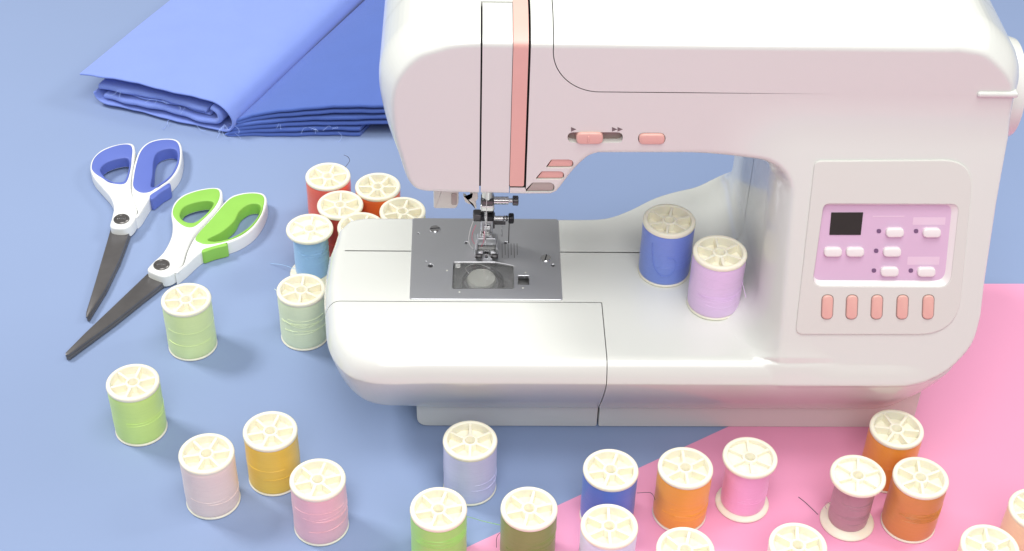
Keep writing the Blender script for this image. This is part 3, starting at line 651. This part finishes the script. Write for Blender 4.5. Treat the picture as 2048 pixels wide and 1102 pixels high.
SPOOLS = [
 (-167.3, -2.4, B0, 'lime green spool standing alone nearest the left edge', (204, 240, 132), 14.4, .35, 0, None, None),
 (-118.6, -56.9, B0, 'very pale pink spool with smooth thread left of the yellow spool', (255, 228, 218), 14.5, .2, 0, None, None),
 (-86.1, -39.9, B0, 'golden yellow spool behind the two pale pink spools', (255, 210, 76), 14.5, .25, 0, None, None),
 (-57.4, -75.4, B0, 'rose pink spool with crossing strands in front of the yellow one', (250, 194, 202), 14.5, .28, 7, (14, 26), None),
 (-147.6, 68.9, B0, 'mint green spool standing in front of the green scissors', (226, 250, 174), 14.5, .1, 0, None, None),
 (-79.5, 78.4, B0, 'pale sage spool with loose strands touching the bed end of the machine', (222, 240, 196), 14.3, .5, 8, (12, 26), [(549, 578, 20), (556, 583, 22), (561, 588, 24)]),
 (-79.4, 138.0, B0, 'light blue narrow wound spool behind the pale sage spool', (140, 176, 212), 11.2, .45, 7, (12, 28), [(541, 527, 1), (560, 529, 3), (576, 533, 6), (590, 538, 10)]),
 (-71.9, 193.9, B0, 'bright red spool at the back left of the rear cluster', (230, 98, 78), 14.0, .3, 0, None, [(690, 335, 38), (699, 322, 43), (696, 314, 48), (688, 310, 52)]),
 (-38.3, 182.9, B0, 'orange red spool at the back right of the rear cluster', (232, 104, 52), 14.0, .0, 0, None, None),
 (-61.7, 163.0, B0, 'dark red spool in the middle of the rear cluster', (168, 52, 46), 13.6, .55, 0, None, None),
 (-21.0, 156.5, B0, 'lemon yellow spool in the rear cluster next to the steel plate', (238, 222, 80), 14.2, .3, 0, None, None),
 (-47.0, 148.0-8, B0, 'spool almost hidden behind the bed, only its rim showing', (205, 205, 120), 14.0, .2, 0, None, None),
 (23.4, -46.7, B0, 'pale lavender grey spool standing alone in front of the machine foot', (198, 200, 238), 14.5, .52, 0, None, None),
 (7.1, -95.7, B0, 'grass green spool at the bottom edge on the blue table', (140, 196, 96), 14.3, .22, 6, (18, 30), [(921, 1030, 22), (945, 1036, 14), (965, 1042, 6), (1000, 1050, 1)]),
 (54.4, -95.6, Pz, 'olive brown spool at the bottom edge astride the paper edge', (112, 128, 62), 14.3, .28, 4, (10, 30), [(1006, 1060, 18), (994, 1074, 17), (993, 1095, 13)]),
 (99.0, -68.2, Pz, 'royal blue spool at the paper edge behind the pale blue one', (68, 102, 178), 14.4, .18, 0, None, None),
 (95.6, -107.5, Pz, 'pale ice blue spool at the bottom in front of the royal blue one', (214, 222, 244), 14.4, .5, 0, None, None),
 (139.4, -66.6, Pz, 'orange spool right of the royal blue spool on the pink paper', (252, 170, 60), 14.4, .55, 6, (10, 22), [(1310, 1000, 18), (1306, 990, 20), (1298, 985, 21), (1274, 986, 22)]),
 (175.4, -58.9, Pz, 'orchid pink spool with broad flanges in front of the machine', (226, 162, 200), 12.4, .5, 5, (9, 18), None),
 (133.5, -123.1, Pz, 'cream rimmed spool cut by the bottom edge below the orange spool', (225, 225, 235), 14.2, .25, 0, None, None),
 (191.7, -120.1, Pz, 'cream rimmed spool cut by the bottom edge left of the mauve spool', (235, 225, 215), 14.2, .4, 0, None, None),
 (260.2, -37.2, Pz, 'orange spool at the right corner of the machine foot', (250, 162, 60), 14.3, .9, 0, None, None),
 (231.9, -72.0, Pz, 'dusty mauve narrow wound spool with a broad lower flange', (152, 118, 128), 10.9, .32, 12, (9, 26), [(1663, 1012, 20), (1655, 1004, 20), (1650, 1010, 18), (1653, 1018, 16)]),
 (265.6, -73.4, Pz, 'rust brown spool right of the mauve spool', (182, 122, 58), 14.3, .42, 12, (14, 24), None),
 (290.8, -121.1, Pz, 'cream rimmed spool cut by the bottom right corner', (240, 215, 190), 14.2, .45, 0, None, None),
 (322.5, -96.0, Pz, 'pale peach spool cut by the right edge of the picture', (246, 212, 178), 14.3, .2, 0, None, None),
 (134.8, 49.1, BED+.02, 'violet blue spool standing on the machine bed under the arm', (96, 118, 186), 14.3, .3, 3, (10, 26), 'loop'),
 (160.1, 21.0, BED+.02, 'lilac spool standing on the machine bed beside the column', (194, 168, 202), 14.3, .6, 7, (11, 20), [(1481, 556, 102), (1487, 575, 98), (1492, 595, 93)])]
for i, (u, v, z, lab, rgb, tr, rot, n, zr, tail) in enumerate(SPOOLS):
    spool(u, v, z, lab, rgb, 14.72 if tr > 13.9 else tr, rot, n or 2, zr or (8, 26), [(u+15.0*math.cos(a), v+15.0*math.sin(a), z+h) for a, h in ((-2.3, 30), (-2.28, 24), (-2.15, 15), (-1.9, 9.5), (-1.6, 8.5), (-1.35, 12), (-1.27, 17), (-1.4, 21), (-1.65, 22))] if tail == 'loop' else tl(tail) if tail else None, seed=i, dark_tail=lab.startswith(('bright red', 'olive', 'orange spool right')))
# the long thread lying beside the mauve spool
def strand_thing(name, label, L, m, r=.2):
    Pw = crom(np.array([onz(px, py, z) for px, py, z in L]), 8, False); base = Pw[0].copy(); base[2] = 0
    me = mesh(name, *[(q[0]-base, q[1]) for q in [tube(Pw, r, 6)]][0]); o = new_obj(name, me, m, None, tuple(base*MM)); o['label'] = label; o['category'] = 'thread'
strand_thing('thread_strand', 'short dark thread end lying on the pink paper left of mauve spool', [(1597, 994, Pz+.2), (1612, 1006, Pz+.2), (1636, 1029, Pz+.2)], M['black_thread'])

# ------------------------------------------------------------------ scissors
def z2(L): return np.array([onz(100+x*.4355, 260+y*.4355, 10.)[:2] for x, y in L])
def z2z(L, z): return np.array([onz(100+x*.4355, 260+y*.4355, z)[:2] for x, y in L])
def scissors(label, grip, spec):
    base = z2z([spec['pivot']], 0)[0]
    t = Thing('scissors', label, 'scissors', (*base, 0.02), 'pairs of scissors on the table')
    for hk, zt, zb in (('left', 10.5, 2.0), ('right', 10.0, .3)):
        h = spec[hk]; outer = crom(z2z(h['outer'], zt), 5); hole = crom(z2z(h['hole'], zt), 5); g = crom(z2z(h['grip'], zt), 5)
        ho = t.part('handle', prism([outer, grow(hole, .9)], ZF, zb, zt, 1.3, 4), M['scwhite'], angle=50)
        t.part('soft_grip', prism([g, hole], ZF, zb+1.0, zt+.35, .9, 3), grip, ho, angle=50)
        if 'patch' in h:
            t.part('grip_patch', prism([crom(z2z(h['patch'], zt), 4)], ZF, zb+.4, zt+.25, .8, 3), grip, ho, angle=50)
    bl = z2z(spec['blade'], 4.5); t.part('blade', prism([rpoly(bl, .6, 2)], ZF, 3.2, 5.0, .5, 2), M['blade'])
    bl2 = bl+np.array(spec['shift']); t.part('blade', prism([rpoly(bl2, .6, 2)], ZF, 1.1, 3.1, .5, 2), M['blade'])
    c = z2z([spec['pivot']], 11.0)[0]
    ps = t.part('pivot_screw', lathe([(5.2, 9.8), (5.2, 11.2), (4.7, 11.7), (3.9, 11.6), (3.6, 11.2), (0, 11.2)], 32, (c[0], c[1], 0)), M['gunmetal'])
    t.part('screw_slot', box(c[0]-2.9, c[0]+2.9, c[1]-.5, c[1]+.5, 11.0, 11.5, .2), M['chrome'], ps)
    return t
GREEN = dict(pivot=(512, 618),
  left=dict(outer=[(447, 640), (470, 608), (520, 560), (556, 490), (562, 430), (556, 380), (572, 330), (620, 292), (700, 268), (772, 264), (792, 290), (778, 345), (715, 415), (660, 478), (628, 545), (606, 612), (570, 655), (525, 672), (480, 660)],
    hole=[(597, 395), (612, 358), (655, 337), (715, 326), (750, 334), (735, 365), (700, 400), (660, 425), (620, 420)],
    grip=[(565, 395), (572, 345), (615, 303), (690, 277), (765, 270), (782, 298), (765, 345), (715, 402), (660, 446), (610, 440)]),
  right=dict(outer=[(612, 616), (634, 548), (672, 480), (745, 396), (812, 318), (862, 292), (930, 283), (982, 292), (996, 330), (975, 395), (930, 455), (868, 497), (800, 522), (735, 538), (680, 570), (620, 625), (575, 658)],
    hole=[(726, 502), (790, 468), (845, 420), (872, 372), (915, 342), (958, 342), (966, 370), (935, 425), (880, 473), (810, 503), (755, 512)],
    grip=[(668, 492), (745, 403), (815, 325), (866, 299), (930, 290), (976, 299), (986, 330), (966, 392), (924, 446), (865, 487), (800, 514), (735, 526), (690, 520)],
    patch=[(700, 548), (745, 534), (800, 519), (812, 516), (816, 526), (806, 532), (750, 546), (704, 562)]),
  blade=[(470, 640), (528, 696), (430, 772), (300, 876), (86, 1034), (70, 1035), (72, 1024), (160, 935), (300, 802), (390, 716)], shift=(.35, -.35))
BLUE = dict(pivot=(328, 408),
  left=dict(outer=[(276, 440), (284, 400), (292, 352), (276, 305), (240, 262), (200, 215), (184, 172), (196, 128), (240, 88), (310, 64), (372, 60), (390, 85), (384, 150), (372, 220), (372, 270), (385, 320), (400, 372), (384, 420), (352, 448), (310, 452)],
    hole=[(232, 188), (252, 156), (300, 136), (350, 129), (364, 148), (358, 192), (342, 232), (312, 240), (268, 230)],
    grip=[(190, 172), (202, 130), (242, 95), (310, 70), (364, 67), (380, 90), (374, 150), (362, 212), (345, 246), (300, 248), (240, 222), (204, 198)]),
  right=dict(outer=[(404, 376), (384, 320), (374, 270), (376, 212), (388, 150), (410, 92), (450, 55), (510, 38), (574, 40), (602, 66), (606, 120), (592, 180), (556, 228), (510, 262), (470, 296), (440, 340), (412, 385), (392, 402)],
    hole=[(464, 258), (472, 205), (476, 145), (494, 104), (545, 86), (580, 96), (584, 140), (562, 195), (525, 236), (490, 258)],
    grip=[(382, 262), (384, 212), (396, 152), (416, 98), (452, 62), (510, 45), (570, 47), (594, 72), (598, 120), (584, 176), (550, 220), (505, 253), (462, 284), (415, 288)],
    patch=[(458, 300), (500, 272), (540, 246), (552, 246), (550, 262), (514, 284), (470, 318)]),
  blade=[(286, 430), (372, 440), (364, 478), (318, 600), (255, 730), (175, 860), (165, 858), (166, 838), (208, 700), (256, 535)], shift=(.4, -.2))
scissors('scissors with blue soft grips lying near the folded blue cloth', M['grip_blue'], BLUE)
scissors('scissors with bright green soft grips beside the mint spool', M['grip_green'], GREEN)

# ------------------------------------------------------------------ folded cloth
def ribbon(path, th, origin, a, b, length, nt=26, fan=None, seed=0, wob=.5, front=0.):
    """a cloth strip: cross-section path (s, z) of thickness th carried along b"""
    r = np.random.default_rng(seed); Pp = np.asarray(path, float); t = np.gradient(Pp, axis=0); t /= np.maximum(np.linalg.norm(t, axis=1), 1e-6)[:, None]
    n = np.stack([-t[:, 1], t[:, 0]], 1); mid_ = np.concatenate([Pp, Pp[::-1]]); off_ = np.concatenate([n*th/2, (-n*th/2)[::-1]]); k = len(mid_)
    ws = np.concatenate([np.array([0, .08, .22, .42, .7, 1., 1.6])*th/2/length, np.linspace(.03, 1, nt)]); ph = r.uniform(0, 6.28, 6); V = []
    base_s = np.concatenate([Pp[:, 0], Pp[::-1, 0]])
    for j, w in enumerate(ws):
        d = w*length; q_ = min(1., d/(th/2)); loop = mid_+off_*max(.12, math.sqrt(1-(1-q_)**2))
        edge = front+wob*(np.sin(base_s*.11+ph[0])+.6*np.sin(base_s*.31+ph[1])) if j == 0 else (front+wob*(np.sin(base_s*.11+ph[0])+.6*np.sin(base_s*.31+ph[1])))*(1-w)
        dz = wob*.45*(np.sin(base_s*.045+d*.021+ph[2])+.5*np.sin(base_s*.09-d*.05+ph[3]))
        zz = np.maximum(loop[:, 1]+dz*np.clip(loop[:, 1]/8, 0, 1), .15)
        s = loop[:, 0]; V.append(origin[None, :]+s[:, None]*a+(d+edge)[:, None]*b+zz[:, None]*np.array([0, 0, 1.]))
    m = len(ws); V = np.concatenate(V); Fc = []
    for j in range(m-1):
        for i in range(k): q = (i+1) % k; Fc.append((j*k+i, j*k+q, (j+1)*k+q, (j+1)*k+i))
    h = k//2
    for j in (0, m-1):
        for i in range(h-1):
            f = (j*k+i, j*k+k-1-i, j*k+k-2-i, j*k+i+1); Fc.append(f if j == 0 else f[::-1])
    return V, Fc
def fray(P0, n, seed, spread, m, thing, parent, L=9.):
    r = np.random.default_rng(seed); out = []
    for _ in range(n):
        p = np.array(P0[r.integers(len(P0))], float)+r.normal(0, spread, 3)*np.array([1, .3, .3]); d = np.array([r.normal(0, .7), -1, r.normal(-.1, .5)]); d /= np.linalg.norm(d)
        q = p+d*L*r.uniform(.4, 1.2); c_ = p*.5+q*.5+r.normal(0, 1.3, 3); pts = crom([p, c_, q], 5, False); pts[:, 2] = np.maximum(pts[:, 2], .3); out.append(tube(pts, .12, 4))
    thing.part('frayed_threads', join(*out), m, parent)['kind'] = 'stuff'
FA = np.array([.936, -.352, 0]); FB = np.array([.42, .907, 0])
O1 = np.array([-262., 333., 0.])
f1_ = Thing('folded_cloth', 'folded light blue cotton cloth with its near flap overhanging, at upper left', 'cloth', (-185, 380, 0), 'folded blue cotton cloths')
top = crom([(-3, 24.5), (0, 25.2), (25, 27.5), (60, 28.5), (95, 28), (109, 26.4), (117, 22.5), (121, 15), (119, 7.5), (112, 3.4), (95, 3.0), (60, 3.2), (25, 3.4), (12, 4.2), (7, 7.0), (6, 11)], 5, False)
o_t = f1_.part('top_layer', ribbon(top, 1.8, O1, FA, FB, 260, seed=1, wob=.6), M['fabric'], angle=50)
inn = crom([(9, 15.0), (14, 15.6), (35, 16.6), (65, 17.0), (92, 16.6), (98, 15.4)], 6, False)
o_i = f1_.part('inner_fold', ribbon(inn, 4.6, O1, FA, FB, 250, seed=2, wob=.8, front=2.5), M['fabric'], angle=50)
inn2 = crom([(13, 8.6), (20, 8.4), (45, 8.6), (80, 8.4), (98, 8.0), (106, 9.2), (109.5, 13), (108, 18), (103, 20.5)], 6, False)
f1_.part('inner_fold', ribbon(inn2, 4.2, O1, FA, FB, 245, seed=3, wob=.9, front=1.0), M['fabric'], angle=50)
inn3 = crom([(30, 12.6), (50, 12.9), (75, 12.8), (95, 12.2), (100, 12.6)], 6, False)
f1_.part('inner_fold', ribbon(inn3, 1.6, O1, FA, FB, 240, seed=4, wob=.9, front=5.0), M['fabric'], angle=50)
fray([O1+FA*s+np.array([0, 0, z]) for s, z in ((30, 18), (60, 18), (80, 17), (100, 14), (112, 7), (116, 9), (90, 4), (70, 3))], 20, 5, 2.0, M['fray'], f1_, o_i)

f2_ = Thing('folded_cloth', 'lying stack of blue cotton folds, darkened with painted shade, right behind the machine head', 'cloth', (-40, 360, 0), 'folded blue cotton cloths')
GA = np.array([1., .02, 0]); O2 = onz(450, 274, 0)
def topz(s): return 12+17*(1-np.exp(-np.maximum(s, 0)/32.))
N2 = 6
for i in range(0, N2, 2):                       # three doubled folds, each with its rounded left end
    s = np.linspace(0, 1, 22); smax_ = 98 if i == 0 else 215; s0 = (0, 2, 7)[i//2]
    lo = np.stack([s0+3+s*(smax_-s0-3), (topz(s*(smax_-s0)+s0))*(i+.35)/N2], 1); hi = np.stack([s0+3+s*(smax_-s0-3), (topz(s*(smax_-s0)+s0))*(i+1.35)/N2], 1)
    turn = np.array([[s0+.6, (lo[0, 1]+hi[0, 1])/2]]); path = np.concatenate([hi[::-1], turn, lo])
    f2_.part('fold_layer', ribbon(path, 3.0, O2, GA, np.array([.44, .898, 0]), 300, seed=10+i, wob=.5, front=(0, .8, 1.8)[i//2]), M['fabric_deep_shaded'], angle=50)
fray([O2+GA*s+np.array([0, 0, z]) for s, z in ((3, 5), (6, 3), (40, 12), (62, 8), (80, 9), (84, 5))], 11, 8, 2.0, M['fray'], f2_, f2_.o.children[0])
